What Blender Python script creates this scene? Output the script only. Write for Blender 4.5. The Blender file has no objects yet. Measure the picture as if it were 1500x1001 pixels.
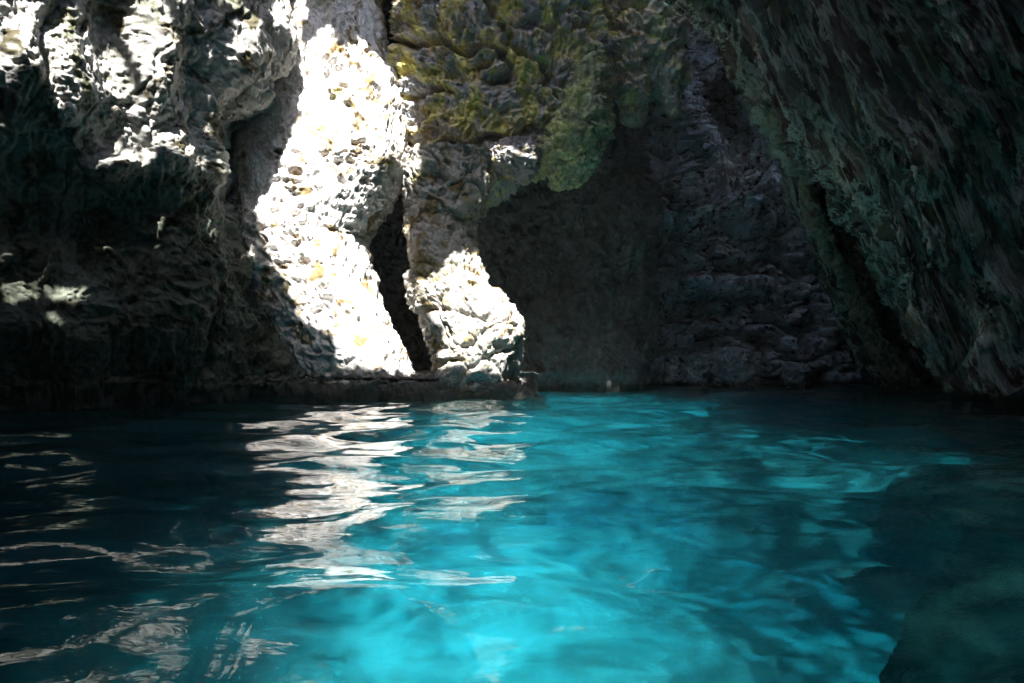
import bpy, math, random
import numpy as np
from mathutils import Vector
from mathutils.bvhtree import BVHTree
from mathutils.geometry import intersect_point_tri_2d

sc = bpy.context.scene
F, CX, HZ, H0 = 1050.0, 750.0, 530.0, 1.0        # focal length / centre column / horizon row in photo pixels, eye height
SUN = Vector((0.05, -0.62, 0.78)).normalized()  # towards the sun
TOP = 18.0                                       # height of the cave roof

# ------------------------------------------------------------------ noise
def _hash(ix, iy, iz, seed):
    h = (ix.astype(np.uint32) * np.uint32(374761393)) ^ (iy.astype(np.uint32) * np.uint32(668265263)) \
        ^ (iz.astype(np.uint32) * np.uint32(2147483647 - 1234567)) ^ np.uint32((seed * 974634777 + 12345) & 0xffffffff)
    h = (h ^ (h >> np.uint32(13))) * np.uint32(1274126177)
    h = (h ^ (h >> np.uint32(16))) * np.uint32(2246822519)
    return h ^ (h >> np.uint32(13))

def perlin(p, seed=0):
    i = np.floor(p).astype(np.int64); f = p - i
    u = f * f * f * (f * (f * 6 - 15) + 10)
    out = 0
    for dx in (0, 1):
        wx = u[:, 0] if dx else 1 - u[:, 0]
        for dy in (0, 1):
            wy = u[:, 1] if dy else 1 - u[:, 1]
            for dz in (0, 1):
                wz = u[:, 2] if dz else 1 - u[:, 2]
                h = _hash(i[:, 0] + dx, i[:, 1] + dy, i[:, 2] + dz, seed)
                gx = (h & 1023).astype(np.float64) / 511.5 - 1
                gy = ((h >> np.uint32(10)) & 1023).astype(np.float64) / 511.5 - 1
                gz = ((h >> np.uint32(20)) & 1023).astype(np.float64) / 511.5 - 1
                out = out + wx * wy * wz * (gx * (f[:, 0] - dx) + gy * (f[:, 1] - dy) + gz * (f[:, 2] - dz))
    return out * 1.3

def fbm(p, octv=4, seed=0, gain=.5, ridged=False):
    a, s, t = 1.0, 0, 0
    for o in range(octv):
        n = perlin(p * 2.03 ** o + o * 17.3, seed + o)
        if ridged: n = 1 - np.abs(n) * 2.2
        s = s + a * n; t += a; a *= gain
    return s / t if ridged else s

def worley(p, seed=0, jit=.95):
    """F1, F2 distances and a random value of the nearest cell"""
    i = np.floor(p).astype(np.int64)
    f1 = np.full(len(p), 9.0); f2 = f1.copy(); idv = np.zeros(len(p))
    for dx in (-1, 0, 1):
        for dy in (-1, 0, 1):
            for dz in (-1, 0, 1):
                c = i + np.array([dx, dy, dz])
                h = _hash(c[:, 0], c[:, 1], c[:, 2], seed)
                q = np.stack([(h & 1023) / 1023., ((h >> np.uint32(10)) & 1023) / 1023., ((h >> np.uint32(20)) & 1023) / 1023.], 1)
                d = np.linalg.norm(c + .5 + (q - .5) * jit - p, axis=1)
                near = d < f1
                f2 = np.where(near, f1, np.minimum(f2, d))
                idv = np.where(near, ((h >> np.uint32(5)) & 255) / 255., idv)
                f1 = np.where(near, d, f1)
    return f1, f2, idv

def sstep(a, b, x):
    t = np.clip((x - a) / (b - a), 0, 1); return t * t * (3 - 2 * t)

# ------------------------------------------------------------------ relief of the rock
def relief(p, seed, big=.5, block=.25, bscale=(1.1, 1.1, 1.7), crack=.22, rough=.12, pits=0., pscale=4.5, knob=0.):
    w = np.stack([fbm(p * .6 + k * 31.7, 3, seed + 40 + k) for k in range(3)], 1)
    q = p + w * .4
    d = big * fbm(p * .22, 4, seed)
    if block or crack:
        f1, f2, idv = worley(q * np.array(bscale) * .55, seed + 3)
        e = f2 - f1
        d += block * (idv - .5) * sstep(.0, .25, e) - crack * np.exp(-e / .05)
        f1, f2, idv = worley(q * np.array(bscale) * 1.7, seed + 5)
        e = f2 - f1
        d += .3 * block * (idv - .5) * sstep(0, .2, e) - .3 * crack * np.exp(-e / .11)
    d += rough * (fbm(q * 1.6, 5, seed + 9, .55, True) - .5) * 1.5
    d += rough * .35 * fbm(p * 9, 3, seed + 12, .6)
    if knob:
        f1, f2, idv = worley(q * 1.5, seed + 21)
        d += knob * (1 - sstep(0, .62, f1)) * (idv * .8 + .2)
        f1, f2, idv = worley(q * 3.4, seed + 22)
        d += knob * .4 * (1 - sstep(0, .6, f1))
    if pits:
        for m, s2 in ((1., 1.), (.6, 2.1)):
            pp = (p + w * .25) * pscale * s2 * np.array([.8, .8, 1.3])
            f1, f2, idv = worley(pp, seed + 30)
            rad = .18 + .38 * idv
            d -= pits * m * sstep(-.25, .3, w[:, 0] + w[:, 1]) * 1.3 * (1 - sstep(rad * .45, rad, f1)) * (idv > .4)
    return d

# ------------------------------------------------------------------ mesh building
def W(px, py, Y):
    return np.array([(px - CX) / F * Y, Y, H0 + (HZ - py) / F * Y])

def catmull(ctrl, n, axis, dens=None):
    """resample a control array along an axis"""
    c = np.moveaxis(ctrl, axis, 0); m = len(c)
    t = np.linspace(0, m - 1, n) if dens is None else np.interp(np.linspace(0, 1, n), np.linspace(0, 1, len(dens)) if np.ndim(dens) == 1 else None, dens)
    i = np.clip(np.floor(t).astype(int), 0, m - 2); f = (t - i)
    P = lambda k: c[np.clip(k, 0, m - 1)]
    sh = (n,) + (1,) * (c.ndim - 1); f = f.reshape(sh)
    p0, p1, p2, p3 = P(i - 1), P(i), P(i + 1), P(i + 2)
    r = .5 * ((2 * p1) + (-p0 + p2) * f + (2 * p0 - 5 * p1 + 4 * p2 - p3) * f ** 2 + (-p0 + 3 * p1 - 3 * p2 + p3) * f ** 3)
    return np.moveaxis(r, 0, axis)

def arc_t(ctrl, axis, weights=None):
    """parameter values that spread samples by length times weight"""
    c = np.moveaxis(ctrl, axis, 0)
    d = np.linalg.norm(np.diff(c, axis=0), axis=-1).mean(axis=tuple(range(1, c.ndim - 1)))
    if weights is not None: d = d * np.array(weights)
    s = np.concatenate([[0], np.cumsum(d)]); s /= s[-1]
    return np.interp(np.linspace(0, 1, 400), s, np.arange(len(s)))

def normals(g, wrap):
    if wrap:
        du = np.roll(g, -1, 1) - np.roll(g, 1, 1)
    else:
        du = np.gradient(g, axis=1)
    dv = np.gradient(g, axis=0)
    n = np.cross(du, dv); l = np.linalg.norm(n, axis=-1, keepdims=True)
    return n / np.maximum(l, 1e-9)

ROCKS = []
def mesh_from_grid(name, g, mat, wrap=False, cap=False, parent=None, smooth=True, origin=None):
    nr, nc = g.shape[:2]
    v = g.reshape(-1, 3)
    if origin is None:
        origin = np.array([v[:, 0].mean(), v[:, 1].mean(), max(v[:, 2].min(), 0.)])
    idx = np.arange(nr * nc).reshape(nr, nc)
    if wrap:
        a, b = idx[:-1], np.roll(idx, -1, 1)[:-1]; c, d = np.roll(idx, -1, 1)[1:], idx[1:]
    else:
        a, b, c, d = idx[:-1, :-1], idx[:-1, 1:], idx[1:, 1:], idx[1:, :-1]
    q = np.stack([a, b, c, d], -1).reshape(-1, 4)
    me = bpy.data.meshes.new(name)
    me.vertices.add(len(v)); me.vertices.foreach_set('co', (v - origin).astype(np.float32).ravel())
    loops = q.ravel(); starts = np.arange(0, len(loops), 4)
    if wrap and cap:
        loops = np.concatenate([loops, idx[0][::-1], idx[-1]])
        starts = np.concatenate([starts, [len(q) * 4, len(q) * 4 + nc]])
    me.loops.add(len(loops)); me.loops.foreach_set('vertex_index', loops.astype(np.int32))
    me.polygons.add(len(starts)); me.polygons.foreach_set('loop_start', starts.astype(np.int32))
    me.update(calc_edges=True); me.validate()
    if smooth: me.polygons.foreach_set('use_smooth', np.ones(len(me.polygons), bool))
    me.materials.append(mat)
    o = bpy.data.objects.new(name, me); sc.collection.objects.link(o)
    o.location = Vector(origin) - (parent.location if parent else Vector((0, 0, 0)))
    if parent: o.parent = parent
    ROCKS.append((v.copy(), q.copy()))
    return o

def tag(o, label=None, cat=None, group=None, kind=None):
    for k, x in (('label', label), ('category', cat), ('group', group), ('kind', kind)):
        if x: o[k] = x
    return o

def sheet(name, ctrl, nr, nc, mat, seed, wr=None, wc=None, extra=None, flip=True, parent=None, **rel):
    ctrl = np.array(ctrl, float)
    tr, tc = arc_t(ctrl, 0, wr), arc_t(ctrl, 1, wc)
    g = catmull(catmull(ctrl, nr, 0, tr), nc, 1, tc)
    n = normals(g, False)
    if flip: n = -n
    p = g.reshape(-1, 3)
    d = relief(p, seed, **rel).reshape(nr, nc)
    if extra is not None: d = d + extra(g, nr, nc)
    g = g + n * d[..., None]
    return mesh_from_grid(name, g, mat, parent=parent)

def loft(name, rows, nr, nc, mat, seed, parent=None, cap=True, sq=.75, taper=False, extra=None, feat=None, **rel):
    """rows: (py or ('z', z), x_left, x_right, Y, half_depth) in photo pixels and metres -> closed rounded column"""
    ctr = []
    for py, xl, xr, Y, th in rows:
        z = py[1] if isinstance(py, tuple) else H0 + (HZ - py) / F * Y
        ctr.append([(.5 * (xl + xr) - CX) / F * Y, .5 * (xr - xl) / F * Y, Y, th, z])
    c = np.array(ctr)
    s = np.concatenate([[0], np.cumsum(np.abs(np.diff(c[:, 4])) + .5 * np.abs(np.diff(c[:, 1])) + 1e-3)]); s /= s[-1]
    t = np.interp(np.linspace(0, 1, nr), s, np.arange(len(s)))
    i = np.clip(np.floor(t).astype(int), 0, len(c) - 2); f = (t - i)[:, None]
    f = f * f * (3 - 2 * f) * .5 + f * .5
    r = c[i] * (1 - f) + c[i + 1] * f
    k = np.linspace(0, 1, nc, endpoint=False)                       # three quarters of the columns on the side that faces the open water
    a = np.where(k < .76, math.pi + k / .76 * math.pi, (k - .76) / .24 * math.pi)
    ca, sa = np.cos(a), np.sin(a)
    cs = np.sign(ca) * np.abs(ca) ** sq; ss = np.sign(sa) * np.abs(sa) ** sq
    g = np.zeros((nr, nc, 3))
    g[..., 0] = r[:, :1] + r[:, 1:2] * cs[None]
    g[..., 1] = r[:, 2:3] + r[:, 3:4] * ss[None]
    g[..., 2] = r[:, 4:5]
    n = normals(g, True)
    cen = np.stack([r[:, 0], r[:, 2], r[:, 4]], 1)[:, None]
    if ((g - cen) * n).sum() < 0: n = -n
    d = relief(g.reshape(-1, 3), seed, **rel).reshape(nr, nc)
    if extra is not None: d = d + extra(g)
    g = g + n * (d * sstep(0, .35, r[:, 1:2]))[..., None]
    return mesh_from_grid(name, g, mat, wrap=True, cap=cap, parent=parent)

# ------------------------------------------------------------------ materials
def nodes(name):
    m = bpy.data.materials.new(name); m.use_nodes = True
    nt = m.node_tree; nt.nodes.clear()
    return m, nt, lambda t, **k: _mk(nt, t, k)
def _mk(nt, t, k):
    n = nt.nodes.new(t)
    for a, b in k.items():
        if a.startswith('i_'): n.inputs[a[2:].replace('_', ' ')].default_value = b
        else: setattr(n, a, b)
    return n
def ramp(N, pts):
    r = N('ShaderNodeValToRGB'); e = r.color_ramp.elements
    while len(e) < len(pts): e.new(.5)
    for x, (pos, col) in zip(e, pts):
        x.position = pos; x.color = col if len(col) == 4 else (*col, 1)
    return r

def rock_mat(name, base, second, stain, stain_amt=.5, moss=None, moss_amt=.5, fine=1., bump=.5, rough=.8, stretch=(1, 1, 1), scale=.5, spec=.3, zone=None, crest_lights=None, rot=0., bd=.06):
    m, nt, N = nodes(name); L = nt.links.new
    geo = N('ShaderNodeNewGeometry')
    mp = N('ShaderNodeMapping'); mp.inputs['Scale'].default_value = stretch; 
    if rot:
        m0 = N('ShaderNodeMapping'); m0.inputs['Rotation'].default_value = (0, rot, 0); L(geo.outputs['Position'], m0.inputs[0]); L(m0.outputs[0], mp.inputs[0])
    else: L(geo.outputs['Position'], mp.inputs[0])
    def noise(s, det=6, ro=.6, dist=0.):
        n = N('ShaderNodeTexNoise'); n.inputs['Scale'].default_value = s; n.inputs['Detail'].default_value = det
        n.inputs['Roughness'].default_value = ro; n.inputs['Distortion'].default_value = dist
        L(mp.outputs[0], n.inputs['Vector']); return n
    def mix(a, b, f):
        x = N('ShaderNodeMix', data_type='RGBA')
        for s, v in ((6, a), (7, b)):
            if isinstance(v, tuple): x.inputs[s].default_value = (*v, 1)
            else: L(v, x.inputs[s])
        L(f, x.inputs[0]); return x.outputs[2]
    n1 = noise(scale, 8, .62, .6); r1 = ramp(N, [(.40, (0, 0, 0)), (.60, (1, 1, 1))]); L(n1.outputs[0], r1.inputs[0])
    col = mix(base, second, r1.outputs[0])
    n2 = noise(scale * 2.6, 8, .65, 1.); lo = .66 - .22 * stain_amt
    r2 = ramp(N, [(lo - .03, (0, 0, 0)), (lo + .06, (1, 1, 1))]); L(n2.outputs[0], r2.inputs[0])
    col = mix(col, stain, r2.outputs[0])
    if moss:
        n3 = noise(scale * 1.3, 7, .7, .8); lo = .66 - .22 * moss_amt
        r3 = ramp(N, [(lo - .04, (0, 0, 0)), (lo + .1, (1, 1, 1))])
        mo = N('ShaderNodeVectorMath', operation='ADD'); mo.inputs[1].default_value = (13.1, 5.7, 9.3)
        L(mp.outputs[0], mo.inputs[0]); L(mo.outputs[0], n3.inputs['Vector']); L(n3.outputs[0], r3.inputs[0])
        col = mix(col, moss, r3.outputs[0])
    if crest_lights:      # thin pale lines paint the light caught by the rib crests
        n6 = noise(crest_lights[0], 5, .62, .3); sb = N('ShaderNodeMath', operation='SUBTRACT'); sb.inputs[1].default_value = .5; L(n6.outputs[0], sb.inputs[0])
        ab = N('ShaderNodeMath', operation='ABSOLUTE'); L(sb.outputs[0], ab.inputs[0]); r6 = ramp(N, [(.008, (1, 1, 1)), (.05, (0, 0, 0))]); L(ab.outputs[0], r6.inputs[0])
        col = mix(col, crest_lights[1], r6.outputs[0])
    n4 = noise(9 * fine, 5, .7); r4 = ramp(N, [(.3, (.55, .55, .55)), (.7, (1.25, 1.25, 1.25))]); L(n4.outputs[0], r4.inputs[0])
    mm = N('ShaderNodeMix', data_type='RGBA', blend_type='MULTIPLY'); mm.inputs[0].default_value = 1
    L(col, mm.inputs[6]); L(r4.outputs[0], mm.inputs[7])
    if zone:   # shade of the lower wall put into the colour, darkened below this height
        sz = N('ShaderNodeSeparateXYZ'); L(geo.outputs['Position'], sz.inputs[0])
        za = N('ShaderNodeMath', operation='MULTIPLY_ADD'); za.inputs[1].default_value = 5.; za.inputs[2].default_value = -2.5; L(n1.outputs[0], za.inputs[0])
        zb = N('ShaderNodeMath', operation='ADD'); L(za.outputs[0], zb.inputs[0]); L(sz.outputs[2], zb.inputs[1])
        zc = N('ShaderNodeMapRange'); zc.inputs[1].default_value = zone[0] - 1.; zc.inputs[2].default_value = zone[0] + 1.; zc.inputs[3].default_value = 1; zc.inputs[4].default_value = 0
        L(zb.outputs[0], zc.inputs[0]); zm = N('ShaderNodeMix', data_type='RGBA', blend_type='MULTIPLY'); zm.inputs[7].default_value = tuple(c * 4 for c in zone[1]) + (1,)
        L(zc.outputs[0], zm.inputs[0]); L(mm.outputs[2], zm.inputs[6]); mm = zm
    # rock stays wet and dark with weed just over the waterline
    sp = N('ShaderNodeSeparateXYZ'); L(geo.outputs['Position'], sp.inputs[0])
    wn = N('ShaderNodeMath', operation='MULTIPLY_ADD'); wn.inputs[1].default_value = .9; L(n2.outputs[0], wn.inputs[0]); L(sp.outputs[2], wn.inputs[2])
    wr = ramp(N, [(.55, (1, 1, 1)), (.8, (0, 0, 0))]); L(wn.outputs[0], wr.inputs[0])
    col = mix(mm.outputs[2], (.018, .022, .016), wr.outputs[0])
    b = N('ShaderNodeBsdfPrincipled'); L(col, b.inputs['Base Color'])
    b.inputs['Roughness'].default_value = rough; b.inputs['Specular IOR Level'].default_value = spec
    n5 = noise(14 * fine, 8, .72); v = N('ShaderNodeTexVoronoi'); v.inputs['Scale'].default_value = 7 * fine; L(mp.outputs[0], v.inputs['Vector'])
    ad = N('ShaderNodeMath', operation='MULTIPLY_ADD'); ad.inputs[1].default_value = .5; L(v.outputs[0], ad.inputs[0]); L(n5.outputs[0], ad.inputs[2])
    bp = N('ShaderNodeBump'); bp.inputs['Strength'].default_value = bump; bp.inputs['Distance'].default_value = bd
    L(ad.outputs[0], bp.inputs['Height']); L(bp.outputs[0], b.inputs['Normal'])
    o = N('ShaderNodeOutputMaterial'); L(b.outputs[0], o.inputs[0])
    return m

M = dict(
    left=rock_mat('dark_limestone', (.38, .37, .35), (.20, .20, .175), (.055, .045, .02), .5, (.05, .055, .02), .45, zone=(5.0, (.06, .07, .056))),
    white=rock_mat('pale_limestone', (.62, .60, .58), (.52, .49, .46), (.20, .14, .06), .5, (.16, .14, .04), .35, fine=1.2),
    small=rock_mat('weathered_limestone', (.36, .345, .32), (.26, .25, .22), (.16, .12, .05), .5, (.15, .15, .05), .4, fine=1.2),
    mossy=rock_mat('mossy_limestone', (.56, .48, .42), (.32, .34, .36), (.42, .31, .14), .5, (.70, .62, .18), .72, bump=.7, scale=.7),
    green=rock_mat('green_algae_rock', (.42, .46, .28), (.26, .30, .19), (.16, .15, .09), .4, (.56, .58, .22), .6, bump=.7, scale=1.),
    nub=rock_mat('ochre_rock', (.30, .28, .31), (.20, .20, .20), (.12, .10, .06), .45, (.42, .33, .10), .35, scale=1.2),
    teeth=rock_mat('lime_crusted_rock', (.50, .45, .40), (.34, .34, .25), (.60, .25, .10), .3, (.56, .58, .22), .55, scale=1.),
    back=rock_mat('grey_cave_rock', (.68, .73, .78), (.36, .40, .41), (.08, .022, .024), .5, (.05, .07, .05), .35, bump=.7, fine=.4, bd=.22, scale=.8),
    right=rock_mat('ribbed_cave_rock', (.28, .22, .19), (.10, .076, .068), (.055, .018, .016), .7, (.22, .19, .08), .4, crest_lights=(2.2, (.60, .54, .44)), bump=.8, fine=.6, bd=.10, scale=1.2, rot=.41, stretch=(1, 1, .18)),
    recess=rock_mat('shaded_recess_rock', (.17, .185, .17), (.10, .115, .10), (.05, .05, .045), .5, (.07, .09, .06), .4, bump=.6, fine=.5, bd=.12, rough=.6),  # dark colour stands in for the shade of the recess
    ochre=rock_mat('ochre_edge_rock', (.46, .32, .21), (.26, .18, .13), (.10, .06, .045), .4, (.40, .28, .12), .4, scale=1.5),
    pendant=rock_mat('pale_green_rock', (.48, .50, .42), (.16, .18, .14), (.10, .09, .05), .4, (.30, .32, .14), .4, bump=.7, scale=.8),
    boulder=rock_mat('blue_grey_boulder_rock', (.46, .49, .50), (.26, .28, .29), (.14, .13, .12), .4, bump=.7, scale=1.),
    sunk=rock_mat('drowned_rock', (.55, .58, .52), (.36, .40, .34), (.18, .19, .13), .45, bump=.5, scale=1.),
    dark=rock_mat('dark_cave_rock', (.11, .11, .10), (.06, .06, .055), (.06, .05, .04), .5, bump=.6),
)

# ------------------------------------------------------------------ left wall
def zrow(z, P):            # same plan position, fixed height
    q = P.copy(); q[:, 2] = z; return q
edge = {-150: 410, 0: 410, 60: 405, 110: 380, 160: 345, 200: 325, 235: 318, 300: 345, 400: 378, 480: 415, 560: 470, 590: 485}
rows = []
for py, ex in edge.items():
    back = np.interp(py, [0, 250, 600], [0, .8, 0])
    cols = [(-1700, 7.5), (-1000, 9.), (-420, 11.5), (0, 14.8), (150, 16.), (300, 17.7), (ex - 40, 19.2 - back), (ex, 20.6), (ex - 30, 23.5), (ex - 180, 30)]
    lean = np.interp(py, [-150, 250, 590], [-1.2, 0, .4])
    rows.append(np.array([W(x, py, y + lean) for x, y in cols]))
rows = [zrow(TOP + 1, rows[0])] + rows + [zrow(-5.5, rows[-1])]
def lobes(g, nr, nc):      # shelves and bulges that stand out of the wall
    d = np.zeros(g.shape[:2])
    px = g[..., 0] / g[..., 1] * F + CX; py = HZ - (g[..., 2] - H0) / g[..., 1] * F
    for x, y, rx, ry, a in ((95, 130, 60, 90, .7), (10, 120, 45, 90, .7), (225, 90, 45, 120, .8), (250, 235, 60, 45, .7), (165, 245, 40, 22, .8), (325, 255, 25, 35, .5),
                            (90, 470, 50, 45, .8), (10, 470, 45, 45, .7), (75, 380, 30, 30, .5), (10, 380, 30, 35, .5), (95, 300, 22, 22, .5), (400, 30, 28, 50, .5), (350, 90, 55, 80, .4),
                            (285, 440, 70, 130, .4), (160, 30, 40, 60, -.7), (130, 330, 60, 60, -.5), (280, 130, 40, 80, -.6), (190, 560, 70, 60, -.6), (430, 520, 60, 80, .5)):
        d += a * np.exp(-((px - x) / rx) ** 2 - ((py - y) / ry) ** 2)
    return d
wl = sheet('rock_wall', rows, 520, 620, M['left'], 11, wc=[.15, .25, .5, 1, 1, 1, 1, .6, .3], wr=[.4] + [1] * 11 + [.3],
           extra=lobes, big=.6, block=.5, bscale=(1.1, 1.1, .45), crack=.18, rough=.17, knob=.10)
tag(wl, 'lumpy dark cave wall along the left side with ragged sunlit patches on its upper bulges', 'rock wall')

# ------------------------------------------------------------------ sunlit rocks
A = loft('rock_pillar', [
    (('z', TOP + 1), 400, 560, 22.5, 2.2), (-60, 415, 560, 22.5, 2.2), (0, 430, 552, 22.5, 2.2), (60, 420, 566, 22.3, 2.1), (110, 400, 580, 22, 2.), (170, 380, 592, 21.8, 2.), (250, 340, 596, 21.6, 2.),
    (300, 345, 562, 21.6, 2.), (350, 350, 530, 21.6, 2.), (400, 360, 540, 21.6, 2.), (460, 390, 568, 21.5, 1.9), (520, 420, 594, 21.4, 1.9), (550, 440, 606, 21.4, 1.9), (('z', -5), 430, 640, 21.4, 2.2)],
    560, 520, M['white'], 3, big=.18, block=.14, bscale=(.9, .9, 1.1), crack=.03, rough=.11, pits=.15, pscale=3., knob=.06)
tag(A, 'tall pitted white rock in full sun, the larger of the two sunlit rocks', 'rock pillar')
B = loft('rock_spur', [
    (230, 600, 720, 22.2, 1.6), (280, 590, 715, 22., 1.5), (330, 590, 690, 21.8, 1.4), (380, 600, 700, 21.4, 1.5), (430, 606, 732, 21.2, 1.6), (475, 618, 764, 21., 1.6), (520, 636, 760, 20.9, 1.6),
    (552, 640, 752, 20.9, 1.6), (('z', -5), 630, 765, 21, 2.)],
    380, 420, M['small'], 5, big=.12, block=.25, bscale=(.9, .9, 1.3), crack=.2, rough=.14, pits=.14, pscale=2.6, knob=.06)
tag(B, 'small knobbly sunlit spur under the mossy block, right of the taller white rock', 'rock spur')

# ledge at their feet
rows = [[W(x, 548, 22.5) + np.array([0, 1.5, 0]) for x in (400, 480, 560, 660, 740, 760, 785)],
        [W(x, y, 19.9) for x, y in ((400, 552), (480, 550), (560, 551), (660, 553), (740, 562), (760, 575), (790, 596))],
        [W(x, y, 19.6) for x, y in ((400, 560), (480, 560), (560, 561), (660, 563), (740, 572), (765, 582), (795, 600))],
        [W(x, y, 19.3) for x, y in ((400, 592), (480, 590), (560, 590), (660, 588), (740, 592), (770, 598), (800, 608))]]
rows.append(zrow(-5, np.array(rows[-1])))
lg = sheet('rock_ledge', rows, 160, 420, M['dark'], 8, wr=[1, 2, 3, .5], big=.15, block=.12, crack=.05, rough=.10)
tag(lg, 'low dark rock ledge at the waterline in front of the two sunlit rocks', 'rock ledge')

# ------------------------------------------------------------------ mossy block that hangs over them
def lines(segs, depth, wid):
    def f(g):
        px = g[..., 0] / g[..., 1] * F + CX; py = HZ - (g[..., 2] - H0) / g[..., 1] * F
        px = px + 5 * np.sin(py * .11) + 3 * np.sin(py * .31 + 1); py = py + 5 * np.sin(px * .09)
        d = np.zeros(px.shape)
        for sg in segs:
            best = np.full(px.shape, 1e9)
            for (x0, y0), (x1, y1) in zip(sg[:-1], sg[1:]):
                t = np.clip(((px - x0) * (x1 - x0) + (py - y0) * (y1 - y0)) / ((x1 - x0) ** 2 + (y1 - y0) ** 2), 0, 1)
                best = np.minimum(best, np.hypot(px - x0 - t * (x1 - x0), py - y0 - t * (y1 - y0)))
            d -= depth * np.exp(-(best / wid) ** 2)
        return d
    return f
hang = bpy.data.objects.new('hanging_block', None); sc.collection.objects.link(hang)
hang.location = Vector(W(730, 280, 23))
tag(hang, 'big hanging block of yellow-green mossy rock at top centre, cut by a diagonal crack', 'rock block')
loft('block', [
    (('z', TOP + 1), 575, 905, 23.4, 2.4), (-60, 585, 892, 23.2, 2.4), (0, 590, 889, 23., 2.3), (60, 584, 889, 23., 2.3), (120, 582, 888, 23., 2.2), (170, 590, 887, 23, 2.1), (205, 592, 872, 23, 1.9),
    (235, 596, 830, 23, 1.6), (260, 604, 760, 23, 1.3), (285, 625, 716, 23, .9), (305, 660, 690, 23., .4)],
    420, 620, M['mossy'], 17, parent=hang, extra=lines([[(700, -20), (742, 50), (800, 110), (828, 152), (850, 175), (888, 230)], [(590, 62), (640, 60), (690, 72), (742, 70)], [(735, 72), (745, 100), (720, 120)], [(600, 140), (660, 132)],
                                         [(650, 215), (720, 205), (790, 190)], [(850, 165), (890, 160)]], .65, 5),
    big=.45, block=.32, bscale=(.8, .8, 1.), crack=.15, rough=.34, pits=.05, pscale=3, knob=.1)
loft('lump', [(262, 640, 648, 21.4, .2), (268, 622, 660, 21.4, .45), (280, 612, 665, 21.4, .6), (300, 616, 664, 21.4, .6), (318, 632, 658, 21.5, .4), (326, 644, 650, 21.6, .15)],
     90, 110, M['nub'], 21, parent=hang, big=.1, block=.1, crack=.05, rough=.14)
loft('lump', [(203, 750, 768, 21.0, .2), (210, 732, 786, 21, .6), (225, 718, 794, 21, .85), (243, 720, 794, 21, .85), (256, 735, 788, 21.1, .6), (266, 758, 776, 21.2, .2)],
     110, 130, M['nub'], 23, parent=hang, big=.1, block=.1, crack=.05, rough=.12)
loft('hanging_tooth', [(90, 845, 885, 22.0, 1.2), (165, 812, 889, 21.8, 1.4), (200, 802, 889, 21.7, 1.4), (228, 798, 882, 21.7, 1.3), (250, 804, 868, 21.6, 1.1), (268, 806, 845, 21.5, .7), (277, 815, 828, 21.4, .2)],
     190, 190, M['green'], 25, parent=hang, big=.2, block=.2, crack=.14, rough=.22)

tt = bpy.data.objects.new('hanging_column', None); sc.collection.objects.link(tt); tt.location = Vector(W(945, 180, 25))
tag(tt, 'crusted rock column hanging right of the mossy block, ending in two ragged teeth', 'rock column')
loft('column', [(('z', TOP + 1), 880, 1000, 25, 1.5), (-40, 880, 1000, 25, 1.4), (0, 884, 998, 25, 1.3), (50, 884, 997, 25, 1.2), (90, 886, 996, 25, 1.1), (118, 890, 996, 25, .8), (132, 905, 990, 25, .3)],
     170, 220, M['teeth'], 31, parent=tt, big=.3, block=.2, crack=.15, rough=.25, knob=.12)
loft('hanging_tooth', [(95, 895, 945, 24.7, .8), (130, 900, 945, 24.6, .7), (160, 910, 946, 24.6, .5), (182, 922, 938, 24.6, .2)], 80, 100, M['teeth'], 33, parent=tt, big=.1, block=.15, crack=.1, rough=.22)
loft('hanging_tooth', [(95, 960, 998, 24.7, .6), (130, 966, 997, 24.6, .5), (155, 974, 995, 24.6, .35), (172, 982, 992, 24.6, .15)], 80, 100, M['teeth'], 35, parent=tt, big=.1, block=.15, crack=.1, rough=.22)

# ------------------------------------------------------------------ back wall
rows = []
for py in (-60, 0, 80, 160, 240, 320, 400, 480, 540, 568):
    k = np.interp(py, [-60, 300, 568], [-1.5, 0, -.3])
    r = np.interp(py, [-60, 190, 260], [8, 7.5, 0])
    cols = [(760, 30), (880, 30), (980, 29.5), (1050, 31 + r), (1110, 31.5 + r * .3), (1200, 31.5), (1320, 31), (1450, 30), (1700, 28)]
    rows.append(np.array([W(x, py, y + k) for x, y in cols]))
rows = [zrow(TOP + 1, rows[0])] + rows + [zrow(-5.5, rows[-1])]
def blobs(lst):
    def f(g, nr=0, nc=0):
        d = np.zeros(g.shape[:2])
        px = g[..., 0] / g[..., 1] * F + CX; py = HZ - (g[..., 2] - H0) / g[..., 1] * F
        for x, y, rx, ry, a in lst: d += a * np.exp(-((px - x) / rx) ** 2 - ((py - y) / ry) ** 2)
        return d
    return f
bl = blobs([(1020, 290, 18, 60, .5), (1080, 420, 60, 60, .6), (1120, 300, 50, 25, .6), (1050, 380, 8, 90, -.9), (1130, 440, 90, 12, -.6), (1190, 350, 60, 80, -.8), (1000, 420, 30, 30, .6),
            (1180, 520, 80, 30, .5), (960, 500, 30, 60, .5), (850, 480, 60, 60, .4), (1030, 490, 14, 60, -.6)])
ln = lines([[(1000, 435), (1060, 440), (1130, 470), (1230, 500), (1290, 500)], [(1050, 240), (1048, 420)], [(985, 290), (1000, 435), (1028, 520), (1050, 570)], [(1060, 400), (1140, 380), (1220, 400)]], 1.1, 8)
bw = sheet('cave_back_wall', rows, 520, 520, M['back'], 41, wc=[.5, 1, 1, 1, 1, 1, 1, .3], wr=[.3] + [1] * 9 + [.3],
           extra=lambda g, a, b: bl(g) + ln(g), big=.8, block=1.0, bscale=(.7, .7, 1.15), crack=.9, rough=.14, knob=.45)
tag(bw, 'blocky blue-grey cave wall far behind the pool, between the dark smooth wall and the slanting ribs', 'rock wall')
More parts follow.
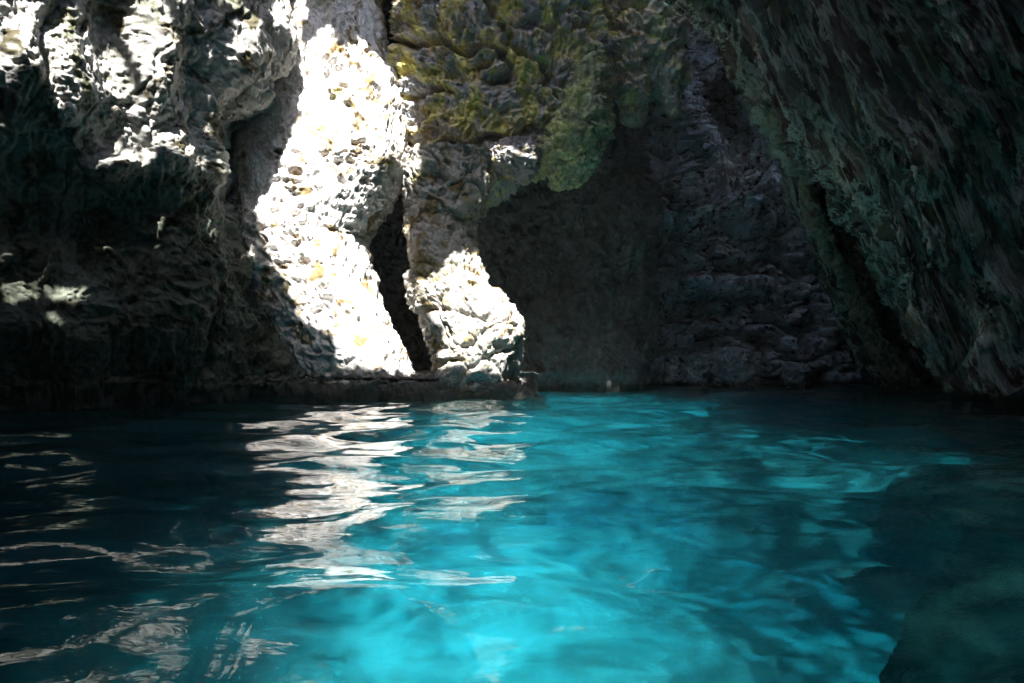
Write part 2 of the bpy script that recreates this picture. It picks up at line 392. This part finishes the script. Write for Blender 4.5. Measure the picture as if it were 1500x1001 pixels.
rows = [np.array([W(x, py, y + np.interp(py, [-60, 300, 568], [-1.2, 0, -.3])) for x, y in ((330, 25.5), (450, 26.3), (560, 26.5), (660, 25.8), (780, 25.2), (880, 25.6), (938 - 12 * math.sin(py * .012), 26.8), (940 - 12 * math.sin(py * .012), 28.5), (900, 32))])
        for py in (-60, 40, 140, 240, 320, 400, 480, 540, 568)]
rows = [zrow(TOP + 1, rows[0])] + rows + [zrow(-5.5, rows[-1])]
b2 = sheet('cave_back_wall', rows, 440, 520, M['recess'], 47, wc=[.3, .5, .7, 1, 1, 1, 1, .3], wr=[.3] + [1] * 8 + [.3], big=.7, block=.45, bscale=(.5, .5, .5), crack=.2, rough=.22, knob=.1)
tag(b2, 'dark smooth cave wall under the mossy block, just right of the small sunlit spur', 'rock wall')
for (x, y, rx, ry, Y, s, lab) in ((1077, 535, 36, 30, 28.5, 51, 'rounded pale boulder at the waterline of the back wall, the biggest there'),
                                  (1165, 545, 20, 14, 28.5, 52, 'small low boulder between the biggest pale boulder and the slanting rib'),
                                  (1020, 540, 18, 24, 28.3, 53, 'narrow upright boulder at the waterline just left of the biggest pale one')):
    b = loft('boulder', [(y - ry, x - rx * .3, x + rx * .3, Y, .2), (y - ry * .8, x - rx * .75, x + rx * .7, Y, .6), (y - ry * .2, x - rx, x + rx, Y, .9), (y + ry * .6, x - rx * .9, x + rx, Y, .9), (('z', -2), x - rx, x + rx, Y, 1.)],
             100, 140, M['boulder'], s, sq=1., big=.35, block=.15, crack=.1, rough=.22)
    tag(b, lab, 'boulder', 'boulders at the foot of the back wall')

pend = loft('rock_pendant', [(('z', TOP + 1), 1040, 1200, 21, 1.), (-40, 1000, 1130, 21, 1.), (5, 1022, 1140, 20.8, .9), (40, 1066, 1165, 20.6, .9), (80, 1090, 1195, 20.4, .9), (120, 1094, 1204, 20.3, .9), (170, 1104, 1212, 20.2, .9), (205, 1132, 1212, 20.2, .8), (240, 1156, 1208, 20.2, .6), (270, 1182, 1192, 20.2, .15)],
     300, 260, M['pendant'], 61, big=.15, block=.25, crack=.15, rough=.2, knob=.1)
tag(pend, 'pale greenish rock tip hanging beside the slanting ribbed overhang', 'rock pendant')

# ------------------------------------------------------------------ the slanting, ribbed overhang on the right
edgeH = [(930, -140, 15.5), (1003, -10, 18), (1062, 38, 19), (1098, 92, 20), (1150, 150, 20.8), (1190, 215, 21.5), (1183, 275, 22.3), (1212, 365, 23.5), (1258, 455, 25), (1300, 540, 26), (1312, 566, 27)]
topH = [(1035, -150, 16.5), (1120, -170, 15.2), (1240, -180, 13.8), (1460, -180, 12), (2000, -200, 9)]
botH = [(1430, 587, 18.4), (1580, 600, 14.8), (1760, 612, 12.8), (2050, 630, 10.5), (2700, 660, 8)]
rows = []
for i, (x, y, Y) in enumerate(edgeH):
    s = i / (len(edgeH) - 1)
    e = W(x, y, Y)
    cav = math.exp(-((s - .78) / .16) ** 2)
    mid = [W(a[0] + (b[0] - a[0]) * s, a[1] + (b[1] - a[1]) * s, 1 / (1 / a[2] + (1 / b[2] - 1 / a[2]) * s)) for a, b in zip(topH, botH)]
    cav = float(sstep(.42, .62, s)) * .9 + .1
    out_ = lambda p, k: p * (1 + k / p[1])
    h0 = out_(e * .90 + mid[0] * .10, 3.5 * cav); h = out_(e * .5 + mid[0] * .5, 8. * cav); h1 = out_(e * .12 + mid[0] * .88, 5.5 * cav)
    m2 = mid[0] * .5 + mid[1] * .5
    rows.append(np.array([W(x + 190, y - 20, Y + 9), W(x + 22, y, Y + 2.), e, h0, h, h1, mid[0], m2, mid[1], mid[2], mid[3], mid[4]]))
low = rows[-1].copy(); low[:, 2] = -5.5; low[:, 0] += 2.5
up = rows[0].copy(); up[:, 2] = np.maximum(TOP + 1, up[:, 2]); up[:, 0] -= .5; up[:, 1] -= 4
rows = [up] + rows + [low]
def ribs(g, nr, nc):
    u = np.linspace(0, 1, nc)[None, :].repeat(nr, 0); v = np.linspace(0, 1, nr)[:, None].repeat(nc, 1)
    dl = np.concatenate([[0], np.cumsum(np.linalg.norm(np.diff(g[nr // 2], axis=0), axis=1))])
    a = dl[None, :].repeat(nr, 0); s = v * 26
    def N2(fa, fs, seed, o=3, rd=True):
        wob = .16 * np.sin(s * .6 + a * .4) + .05 * np.sin(s * 1.9 + a)
        return fbm(np.stack([(a + wob) * fa, s * fs, np.full(a.shape, 3.3 + seed)], -1).reshape(-1, 3), o, seed, .55, rd).reshape(nr, nc)
    near = np.clip(np.linalg.norm(g[..., :2], axis=-1) / 20, .3, 1)
    return (.7 * (N2(.45, .06, 71) - .5) + 1.0 * (N2(1.2, .06, 72, 2) ** 2 - .4) + 0.8 * (N2(3., .13, 73, 3) ** 2 - .4) + .30 * (N2(8., .45, 74, 3) - .4) + .3 * N2(.5, .25, 76, 3, False)) * near
ov = sheet('rock_overhang', rows, 560, 760, M['right'], 45, wc=[.2, .6, 1, 1, 1, 1, 1.2, 1.3, 1, .5, .2], wr=[.4] + [1] * 10 + [.3],
           extra=ribs, big=.3, block=.08, bscale=(1, 1, .5), crack=.06, rough=.10, knob=.0)
tag(ov, 'huge slanting overhang of dark rock with long parallel ribs filling the right side', 'rock overhang')

er = loft('edge_rib', [(262, 1172, 1184, 21.6, .15), (290, 1174, 1196, 21.8, .3), (330, 1188, 1212, 22.2, .3), (370, 1204, 1228, 22.7, .3), (415, 1228, 1252, 23.4, .3), (455, 1250, 1276, 24., .35), (500, 1272, 1300, 24.6, .35), (540, 1292, 1326, 25., .4),
    (566, 1308, 1350, 25.2, .5), (('z', -3), 1330, 1380, 25.4, .6)], 320, 90, M['ochre'], 63, big=.1, block=.12, crack=.12, rough=.2, knob=.06)
er.parent = ov; er.location = er.location - ov.location
# ------------------------------------------------------------------ seabed and sunken boulders
def bed_z(x, y):
    p = np.stack([x, y, np.zeros_like(x)], -1).reshape(-1, 3)
    z = -2.9 + .35 * fbm(p * .3, 4, 90) + .06 * fbm(p * 2.2, 3, 92)
    return z.reshape(x.shape) - .9 * sstep(10, 24, y) * .6
bx, by = np.meshgrid(np.linspace(-32, 34, 330), np.linspace(-30, 44, 370))
gb = np.stack([bx, by, bed_z(bx, by)], -1)
m, nt, N = nodes('sand'); L = nt.links.new
b = N('ShaderNodeBsdfPrincipled'); b.inputs['Roughness'].default_value = .9
geo = N('ShaderNodeNewGeometry'); n = N('ShaderNodeTexNoise'); n.inputs['Scale'].default_value = .55; n.inputs['Detail'].default_value = 7; n.inputs['Roughness'].default_value = .6; n.inputs['Distortion'].default_value = .8
L(geo.outputs['Position'], n.inputs['Vector']); r = ramp(N, [(.40, (.24, .245, .215)), (.56, (.44, .43, .385))]); L(n.outputs[0], r.inputs[0]); 
sep = N('ShaderNodeSeparateXYZ'); L(geo.outputs['Position'], sep.inputs[0])
def MA(op, a, c=None, d=None):
    x = N('ShaderNodeMath', operation=op)
    for s_, v_ in enumerate((a, c, d)):
        if v_ is None: continue
        if isinstance(v_, (int, float)): x.inputs[s_].default_value = v_
        else: L(v_, x.inputs[s_])
    return x.outputs[0]
# pale sand down the middle; darkened sides put the glow's falloff into the colour
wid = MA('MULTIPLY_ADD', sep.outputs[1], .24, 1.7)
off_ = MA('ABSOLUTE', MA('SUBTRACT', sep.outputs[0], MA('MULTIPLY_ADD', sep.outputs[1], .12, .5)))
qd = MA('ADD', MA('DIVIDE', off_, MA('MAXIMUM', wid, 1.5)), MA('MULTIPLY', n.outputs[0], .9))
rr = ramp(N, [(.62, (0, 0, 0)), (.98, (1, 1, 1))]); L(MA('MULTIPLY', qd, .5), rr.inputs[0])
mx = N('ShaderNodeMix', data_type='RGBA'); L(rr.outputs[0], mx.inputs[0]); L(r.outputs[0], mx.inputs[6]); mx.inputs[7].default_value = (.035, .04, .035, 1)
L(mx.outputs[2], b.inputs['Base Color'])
o = N('ShaderNodeOutputMaterial'); L(b.outputs[0], o.inputs[0]); M['sand'] = m
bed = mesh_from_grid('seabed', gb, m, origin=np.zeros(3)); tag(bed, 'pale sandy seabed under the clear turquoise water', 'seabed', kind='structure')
ROCKS_N = len(ROCKS)
def sunken(x, y, r, h, seed, lab):
    nr, nc = 70, 110
    th = np.linspace(.02, math.pi * .62, nr)[:, None]; ph = np.linspace(0, 2 * math.pi, nc, endpoint=False)[None]
    g = np.stack([x + r * np.sin(th) * np.cos(ph), y + r * .8 * np.sin(th) * np.sin(ph), -3. + h * np.cos(th) + 0 * ph], -1)
    n_ = g - np.array([x, y, -3.]); n_ /= np.linalg.norm(n_, axis=-1, keepdims=True)
    d = relief(g.reshape(-1, 3), seed, big=.4, block=.25, crack=.08, rough=.1).reshape(nr, nc)
    o = mesh_from_grid('sunken_boulder', (g + n_ * d[..., None])[::-1], M['sunk'], wrap=True, cap=True)
    tag(o, lab, 'boulder', 'boulders lying under the water')
sunken(3.15, 4.6, 1.3, 1.8, 81, 'large rounded boulder under water in the near right corner, its left side upright')
sunken(4.6, 6.6, 1.2, 2.0, 82, 'humped boulder under dark water, behind the large near one')
sunken(2.6, 2.9, .8, 1.5, 83, 'low domed boulder under water, nearest to the viewer at right')
sunken(6.6, 8.2, 1.6, 2.2, 84, 'broad sunken boulder at the far right under the ribbed overhang')
sunken(.2, 4.1, .75, .9, 85, 'flat sunken slab under the bright turquoise water at bottom centre')

# ------------------------------------------------------------------ outer shell of the cave (behind and above the viewer too)
def shell(name, ctrl, nr, nc, seed):
    o = sheet(name, ctrl, nr, nc, M['dark'], seed, big=1., block=.3, crack=.1, rough=.2)
    return o
side = lambda pts: [[np.array([x, y, TOP + 1.5]) for x, y in pts], [np.array([x, y, 8.]) for x, y in pts], [np.array([x, y, -6.]) for x, y in pts]]
for nm, pts, sd in (('cave_side_wall', [(-30, 46), (-28, 30), (-27, 10), (-24, -20)], 101), ('cave_side_wall', [(34, 46), (32, 20), (26, 0), (16, -22)], 102), ('cave_end_wall', [(-31, 44), (0, 43), (35, 44)], 103), ('cave_end_wall', [(18, -21), (8, -22), (-12, -21), (-24, -19)], 104)):
    s_ = shell(nm, side(pts), 60, 90, sd); s_['kind'] = 'structure'

# ------------------------------------------------------------------ unseen roof: its holes are shaped to cast the sun patches below
LIT = [
    [(0, 436), (40, 430), (48, 440), (0, 446)], [(62, 438), (90, 430), (126, 434), (120, 442), (70, 446)], [(5, 318), (22, 314), (24, 322), (6, 324)], [(80, 314), (98, 312), (100, 322), (82, 322)],
    [(198, 338), (208, 338), (208, 346), (198, 346)], [(60, 470), (72, 466), (74, 480), (62, 482)],
    [(345, 100), (380, 95), (400, 110), (360, 125)], [(340, 20), (380, 30), (375, 50), (350, 60)], [(400, 120), (425, 112), (430, 150), (410, 165)], [(255, 0), (290, -20), (300, 10), (270, 14)],
    [(-20, -30), (30, -10), (60, 24), (125, 38), (172, 100), (200, 170), (222, 190), (200, 220), (145, 202), (115, 172), (80, 225), (40, 205), (-80, 225), (-80, -30)],
    [(132, -40), (222, -40), (250, 60), (282, 145), (308, 210), (270, 288), (190, 284), (188, 236), (236, 200), (203, 130), (175, 60)],
    [(132, 248), (190, 222), (196, 240), (140, 264)], [(300, -10), (345, -10), (335, 18), (305, 16)], [(388, -40), (440, -40), (446, 35), (425, 82), (396, 62)],
    [(308, 282), (316, 238), (342, 236), (334, 278)], [(335, 50), (365, 45), (385, 95), (345, 100)],
    [(345, 225), (375, 215), (395, 240), (425, 210), (438, 180), (432, 130), (450, 70), (478, 48), (492, 80), (512, 70), (535, 68), (575, 110), (600, 165), (614, 255), (600, 295), (545, 340), (530, 372), (552, 400),
     (582, 470), (618, 520), (616, 549), (495, 546), (485, 500), (440, 485), (418, 430), (392, 390), (372, 320), (363, 270)],
    [(680, 372), (712, 385), (730, 420), (745, 440), (775, 470), (760, 554), (634, 548), (650, 500), (618, 455), (606, 420), (640, 412), (655, 385)],
]
def inside(poly, x, y):
    c = np.zeros(x.shape, bool); j = len(poly) - 1
    for i in range(len(poly)):
        xi, yi = poly[i]; xj, yj = poly[j]
        c ^= ((yi > y) != (yj > y)) & (x < (xj - xi) * (y - yi) / (yj - yi + 1e-12) + xi); j = i
    return c
allv = []; allq = []; off = 0
for v, q in ROCKS[:ROCKS_N]:
    allv.append(v); allq.append(q + off); off += len(v)
V = np.concatenate(allv); Q = np.concatenate(allq)
bvh = BVHTree.FromPolygons(V.tolist(), Q.tolist())
S = .11
xs = np.arange(-26, 24, S); ys = np.arange(-20, 34, S)
hole = np.zeros((len(ys), len(xs)), bool)
GLOW = [(-1.3, 3.2), (.3, 3.2), (.6, 6), (1.6, 9), (3.2, 13), (5.0, 20), (5.0, 26), (-3.5, 26), (-2.8, 18), (-2.0, 12), (-1.4, 8)]
dn = -SUN
hx = np.full(hole.shape, 1e5); hy = hx.copy(); bed_hit = np.zeros(hole.shape, bool); wx = hx.copy(); wy = hx.copy()
for j, y in enumerate(ys):
    for i, x in enumerate(xs):
        if x > 6 + .3 * abs(y) : continue
        h = bvh.ray_cast(Vector((x, y, TOP - .2)), dn)
        if h[0] is None: continue
        P = h[0]
        if P.z < -.4: bed_hit[j, i] = True; wx[j, i] = P.x; wy[j, i] = P.y
        elif P.y > 1: hx[j, i] = P.x / P.y * F + CX; hy[j, i] = HZ - (P.z - H0) / P.y * F
for poly in LIT: hole |= inside(poly, hx, hy)
# three more unseen gaps, added so the sky rakes down the rock faces
gx_, gy_ = np.meshgrid(xs, ys)
rag = .5 * fbm(np.stack([gx_ * .8, gy_ * .8, gx_ * 0], -1).reshape(-1, 3), 3, 240).reshape(gx_.shape)
for ax_, bx2, ay_, by2 in ((-3.2, 2.6, 16.6, 20.6), (3.2, 6., 20., 23.6), (12.4, 18, 25.8, 31.)):
    hole |= (gx_ > ax_ + rag) & (gx_ < bx2 + rag) & (gy_ > ay_ + rag) & (gy_ < by2 - rag * .5)
fl = np.stack([wx * .9, wy * .45, np.zeros_like(wx)], -1).reshape(-1, 3)
dap = fbm(fl, 4, 200).reshape(wx.shape)
fil = fbm(np.stack([wx * .7 + 40, wy * 1.1, np.zeros_like(wx)], -1).reshape(-1, 3), 3, 230, .5, True).reshape(wx.shape)
# random holes, ever sparser, added to fade the sun glow out across the seabed
cx_ = -.55 + .085 * wy; hw = .7 + .095 * wy
soft = hw * 1.1 + .5
over = np.maximum(np.abs(wx - cx_ + .5 * dap) - hw, 0); right = wx > cx_
over = over / np.where(right, soft * np.where(wy < 9, .7, 1.), soft * .8) + np.clip((2.9 - wy) / 1.5, 0, 3) + np.clip((wy - 25) / 3, 0, 3)
prob = np.where(over <= 0, 1., .75 * np.exp(-over * 2.4)) * (.85 + .35 * (fil - .5) * 2 + .25 * dap)
prob = np.where(over <= 0, (.38 + .62 * sstep(.50, .78, fil)) * (.7 + .3 * sstep(-.4, .1, dap)), prob)
prob = prob * (1 - .55 * np.clip((wx - cx_) / np.maximum(hw, .5), 0, 1))
near_r = inside([(1.2, 2.), (6, 2.), (8, 9), (3.5, 9)], wx, wy)
prob = np.where(near_r, np.maximum(prob, .20), prob)
prob = np.where((wy > 9) & (wx > 0) & (wx < 12) & ((dap > .30) | (fil > .80)), np.maximum(prob, .6), prob)
hole |= bed_hit & (wy > 2) & (prob > np.random.RandomState(7).rand(*prob.shape)) & (prob > .03)
X, Y_ = np.meshgrid(np.append(xs, xs[-1] + S), np.append(ys, ys[-1] + S))
idx = np.arange(X.size).reshape(X.shape)
keep = ~hole
fa = np.stack([idx[:-1, :-1], idx[:-1, 1:], idx[1:, 1:], idx[1:, :-1]], -1)[keep]
nv = X.size
base = np.stack([X.ravel(), Y_.ravel(), np.full(nv, TOP)], 1)
upper = base + np.array(SUN) * .8
faces = [fa[:, ::-1], fa + nv]
kp = np.pad(keep, 1, constant_values=False)
for (dj, di, a, b2) in ((-1, 0, 0, 1), (0, 1, 1, 2), (1, 0, 2, 3), (0, -1, 3, 0)):
    nb = kp[1 + dj:1 + dj + keep.shape[0], 1 + di:1 + di + keep.shape[1]]
    bd = keep & ~nb
    cell = np.stack([idx[:-1, :-1], idx[:-1, 1:], idx[1:, 1:], idx[1:, :-1]], -1)[bd]
    faces.append(np.stack([cell[:, a], cell[:, b2], cell[:, b2] + nv, cell[:, a] + nv], 1))
# outer rim of the roof, coarse
co = np.concatenate([base, upper]); fq = np.concatenate(faces)
rim = []
x0, x1, y0, y1 = X.min(), X.max(), Y_.min(), Y_.max()
def slab(ax, bx_, ay, by_):
    global co
    k = len(co); z0, z1 = TOP + .001, TOP + 1.
    co = np.concatenate([co, [[x, y, z] for z in (z0, z1) for x, y in ((ax, ay), (bx_, ay), (bx_, by_), (ax, by_))]])
    return np.array([[0, 3, 2, 1], [4, 5, 6, 7], [0, 1, 5, 4], [1, 2, 6, 5], [2, 3, 7, 6], [3, 0, 4, 7]]) + k
sl = [slab(-36, x0 + .3, -22, 50), slab(x1 - .3, 40, -22, 50), slab(x0 + .3, x1 - .3, y1 - .3, 50)]
fq = np.concatenate([fq] + sl)
me = bpy.data.meshes.new('cave_roof_gobo'); me.vertices.add(len(co)); me.vertices.foreach_set('co', co.astype(np.float32).ravel())
me.loops.add(len(fq) * 4); me.loops.foreach_set('vertex_index', fq.ravel().astype(np.int32)); me.polygons.add(len(fq)); me.polygons.foreach_set('loop_start', np.arange(0, len(fq) * 4, 4, dtype=np.int32))
me.update(calc_edges=True); me.validate(); me.materials.append(M['dark'])
ro = bpy.data.objects.new('cave_roof_gobo', me); sc.collection.objects.link(ro); ro['kind'] = 'structure'
print('open roof share', hole.mean(), 'verts', sum(len(v) for v, q in ROCKS))

# ------------------------------------------------------------------ water: a closed body with waves on top
rowsY = np.concatenate([np.linspace(-28, .4, 60, endpoint=False), np.geomspace(.4 + 1.2, 46 + 1.2, 820) - 1.2])
nc = 760
k = np.linspace(-1, 1, nc)
half = np.where(rowsY < .4, 22, 1.05 * rowsY + 2)
half = np.maximum(1.05 * np.maximum(rowsY, 0) + 2, 2 + 20 * sstep(.4, -6, rowsY)) if False else 1.05 * np.abs(rowsY) + 2.5
gx = k[None] * half[:, None]; gy = rowsY[:, None].repeat(nc, 1)
def waves(x, y):
    rs = np.random.RandomState(4)
    z = np.zeros_like(x)
    p0 = np.stack([x, y, np.zeros_like(x)], -1).reshape(-1, 3)
    wob = fbm(p0 * .5, 3, 301).reshape(x.shape); wob2 = fbm(p0 * .5 + 9, 3, 302).reshape(x.shape)
    xx = x + wob * .9; yy = y + wob2 * .9
    for lam, amp, cnt in ((3.6, .045, 3), (1.9, .025, 4), (.9, .0032, 5), (.45, .0008, 5)):
        for _ in range(cnt):
            th = math.radians(90 + rs.uniform(-50, 50)); kk = 2 * math.pi / (lam * rs.uniform(.8, 1.25)); ph = rs.uniform(0, 6.28)
            z += amp * np.sin(kk * (xx * math.cos(th) + yy * math.sin(th)) + ph)
    patch = .65 + .6 * fbm(p0 * .25, 2, 305).reshape(x.shape)
    return z * patch
gz = waves(gx, gy)
gw = np.stack([gx, gy, gz], -1)
nr = len(rowsY)
# close the body with skirts and a floor
ring = gw.copy()
idx = np.arange(nr * nc).reshape(nr, nc)
q = np.stack([idx[:-1, :-1], idx[:-1, 1:], idx[1:, 1:], idx[1:, :-1]], -1).reshape(-1, 4)
loop = np.concatenate([idx[0, :-1], idx[:-1, -1], idx[-1, ::-1][:-1], idx[::-1, 0][:-1]])
vv = gw.reshape(-1, 3); bot = vv[loop].copy(); bot[:, 2] = -7
n0 = len(vv); nb = len(loop); bi = np.arange(nb) + n0
qs = np.stack([loop, bi, np.roll(bi, -1), np.roll(loop, -1)], 1)
me = bpy.data.meshes.new('water'); co = np.concatenate([vv, bot]); me.vertices.add(len(co)); me.vertices.foreach_set('co', co.astype(np.float32).ravel())
lp = np.concatenate([q.ravel(), qs.ravel(), bi[::-1]]); st = np.append(np.arange(0, (len(q) + len(qs)) * 4, 4), (len(q) + len(qs)) * 4)
me.loops.add(len(lp)); me.loops.foreach_set('vertex_index', lp.astype(np.int32)); me.polygons.add(len(st)); me.polygons.foreach_set('loop_start', st.astype(np.int32))
me.update(calc_edges=True)
sm = np.zeros(len(st), bool); sm[:len(q)] = True; me.polygons.foreach_set('use_smooth', sm)
m, nt, N = nodes('sea_water'); L = nt.links.new
geo = N('ShaderNodeNewGeometry'); mp = N('ShaderNodeMapping'); mp.inputs['Scale'].default_value = (.55, 1.3, 1); L(geo.outputs['Position'], mp.inputs[0])
n1 = N('ShaderNodeTexNoise'); n1.inputs['Scale'].default_value = 3.5; n1.inputs['Detail'].default_value = 3; n1.inputs['Distortion'].default_value = .6; L(mp.outputs[0], n1.inputs['Vector'])
bp = N('ShaderNodeBump'); bp.inputs['Strength'].default_value = .06; bp.inputs['Distance'].default_value = .08; L(n1.outputs[0], bp.inputs['Height'])
fr = N('ShaderNodeFresnel'); fr.inputs['IOR'].default_value = 1.33; L(bp.outputs[0], fr.inputs['Normal'])
gl = N('ShaderNodeBsdfGlossy'); gl.inputs['Roughness'].default_value = .015; L(bp.outputs[0], gl.inputs['Normal'])
rf = N('ShaderNodeBsdfRefraction'); rf.inputs['IOR'].default_value = 1.33; rf.inputs['Roughness'].default_value = 0; L(bp.outputs[0], rf.inputs['Normal'])
tr = N('ShaderNodeBsdfTransparent')
m1 = N('ShaderNodeMixShader'); m1.inputs[0].default_value = .5; L(rf.outputs[0], m1.inputs[1]); L(tr.outputs[0], m1.inputs[2])
m2 = N('ShaderNodeMixShader'); L(fr.outputs[0], m2.inputs[0]); L(m1.outputs[0], m2.inputs[1]); L(gl.outputs[0], m2.inputs[2])
out = N('ShaderNodeOutputMaterial'); L(m2.outputs[0], out.inputs[0])
va = N('ShaderNodeVolumeAbsorption'); va.inputs['Color'].default_value = (.05, .80, .875, 1); va.inputs['Density'].default_value = .50
vs = N('ShaderNodeVolumeScatter'); vs.inputs['Color'].default_value = (.1, .8, .9, 1); vs.inputs['Density'].default_value = .015
av = N('ShaderNodeAddShader'); L(va.outputs[0], av.inputs[0]); L(vs.outputs[0], av.inputs[1]); L(av.outputs[0], out.inputs['Volume'])
me.materials.append(m)
wo = bpy.data.objects.new('water', me); sc.collection.objects.link(wo); tag(wo, 'rippled turquoise cave pool mirroring the sunlit rocks', 'water', kind='structure')

# ------------------------------------------------------------------ damp air
m, nt, N = nodes('damp_air'); pv = N('ShaderNodeVolumePrincipled'); pv.inputs['Color'].default_value = (.85, .9, .9, 1); pv.inputs['Density'].default_value = .0002
o = N('ShaderNodeOutputMaterial'); nt.links.new(pv.outputs[0], o.inputs['Volume'])
hb = [(x, y, z) for z in (-9, 22) for x, y in ((-45, -32), (45, -32), (45, 56), (-45, 56))]
me = bpy.data.meshes.new('haze'); me.from_pydata(hb, [], [(0, 3, 2, 1), (4, 5, 6, 7), (0, 1, 5, 4), (1, 2, 6, 5), (2, 3, 7, 6), (3, 0, 4, 7)]); me.materials.append(m)
hz = bpy.data.objects.new('haze', me); sc.collection.objects.link(hz); hz['kind'] = 'stuff'
# ------------------------------------------------------------------ light
world = bpy.data.worlds.new("World"); sc.world = world; world.use_nodes = True
nt = world.node_tree; bg = nt.nodes['Background']; sky = nt.nodes.new('ShaderNodeTexSky'); sky.sky_type = 'NISHITA'; sky.sun_disc = False
sky.sun_elevation = math.asin(SUN.z); sky.sun_rotation = math.atan2(SUN.x, SUN.y)
nt.links.new(sky.outputs[0], bg.inputs[0]); bg.inputs[1].default_value = .15
sl = bpy.data.lights.new('sun', 'SUN'); sl.energy = 5; sl.angle = math.radians(.5); sl.color = (1, .965, .93)
so = bpy.data.objects.new('sun', sl); sc.collection.objects.link(so); so.rotation_euler = SUN.to_track_quat('Z', 'Y').to_euler()

cam = bpy.data.cameras.new('camera'); co_ = bpy.data.objects.new('camera', cam); sc.collection.objects.link(co_); sc.camera = co_
co_.location = (0, 0, H0); co_.rotation_euler = (math.radians(90), 0, 0)
cam.sensor_width = 36; cam.lens = 36 * F / 1500; cam.shift_y = (HZ - 500.5) / 1500; cam.clip_end = 500; cam.clip_start = .05
sc.view_settings.view_transform = 'Standard'; sc.view_settings.look = 'None'; sc.view_settings.exposure = 2.85; sc.view_settings.gamma = 1
cy = sc.cycles; cy.use_denoising = True; cy.max_bounces = 10; cy.diffuse_bounces = 5; cy.glossy_bounces = 4; cy.transmission_bounces = 6; cy.transparent_max_bounces = 8; cy.volume_bounces = 1
cy.sample_clamp_indirect = 6; cy.caustics_reflective = False
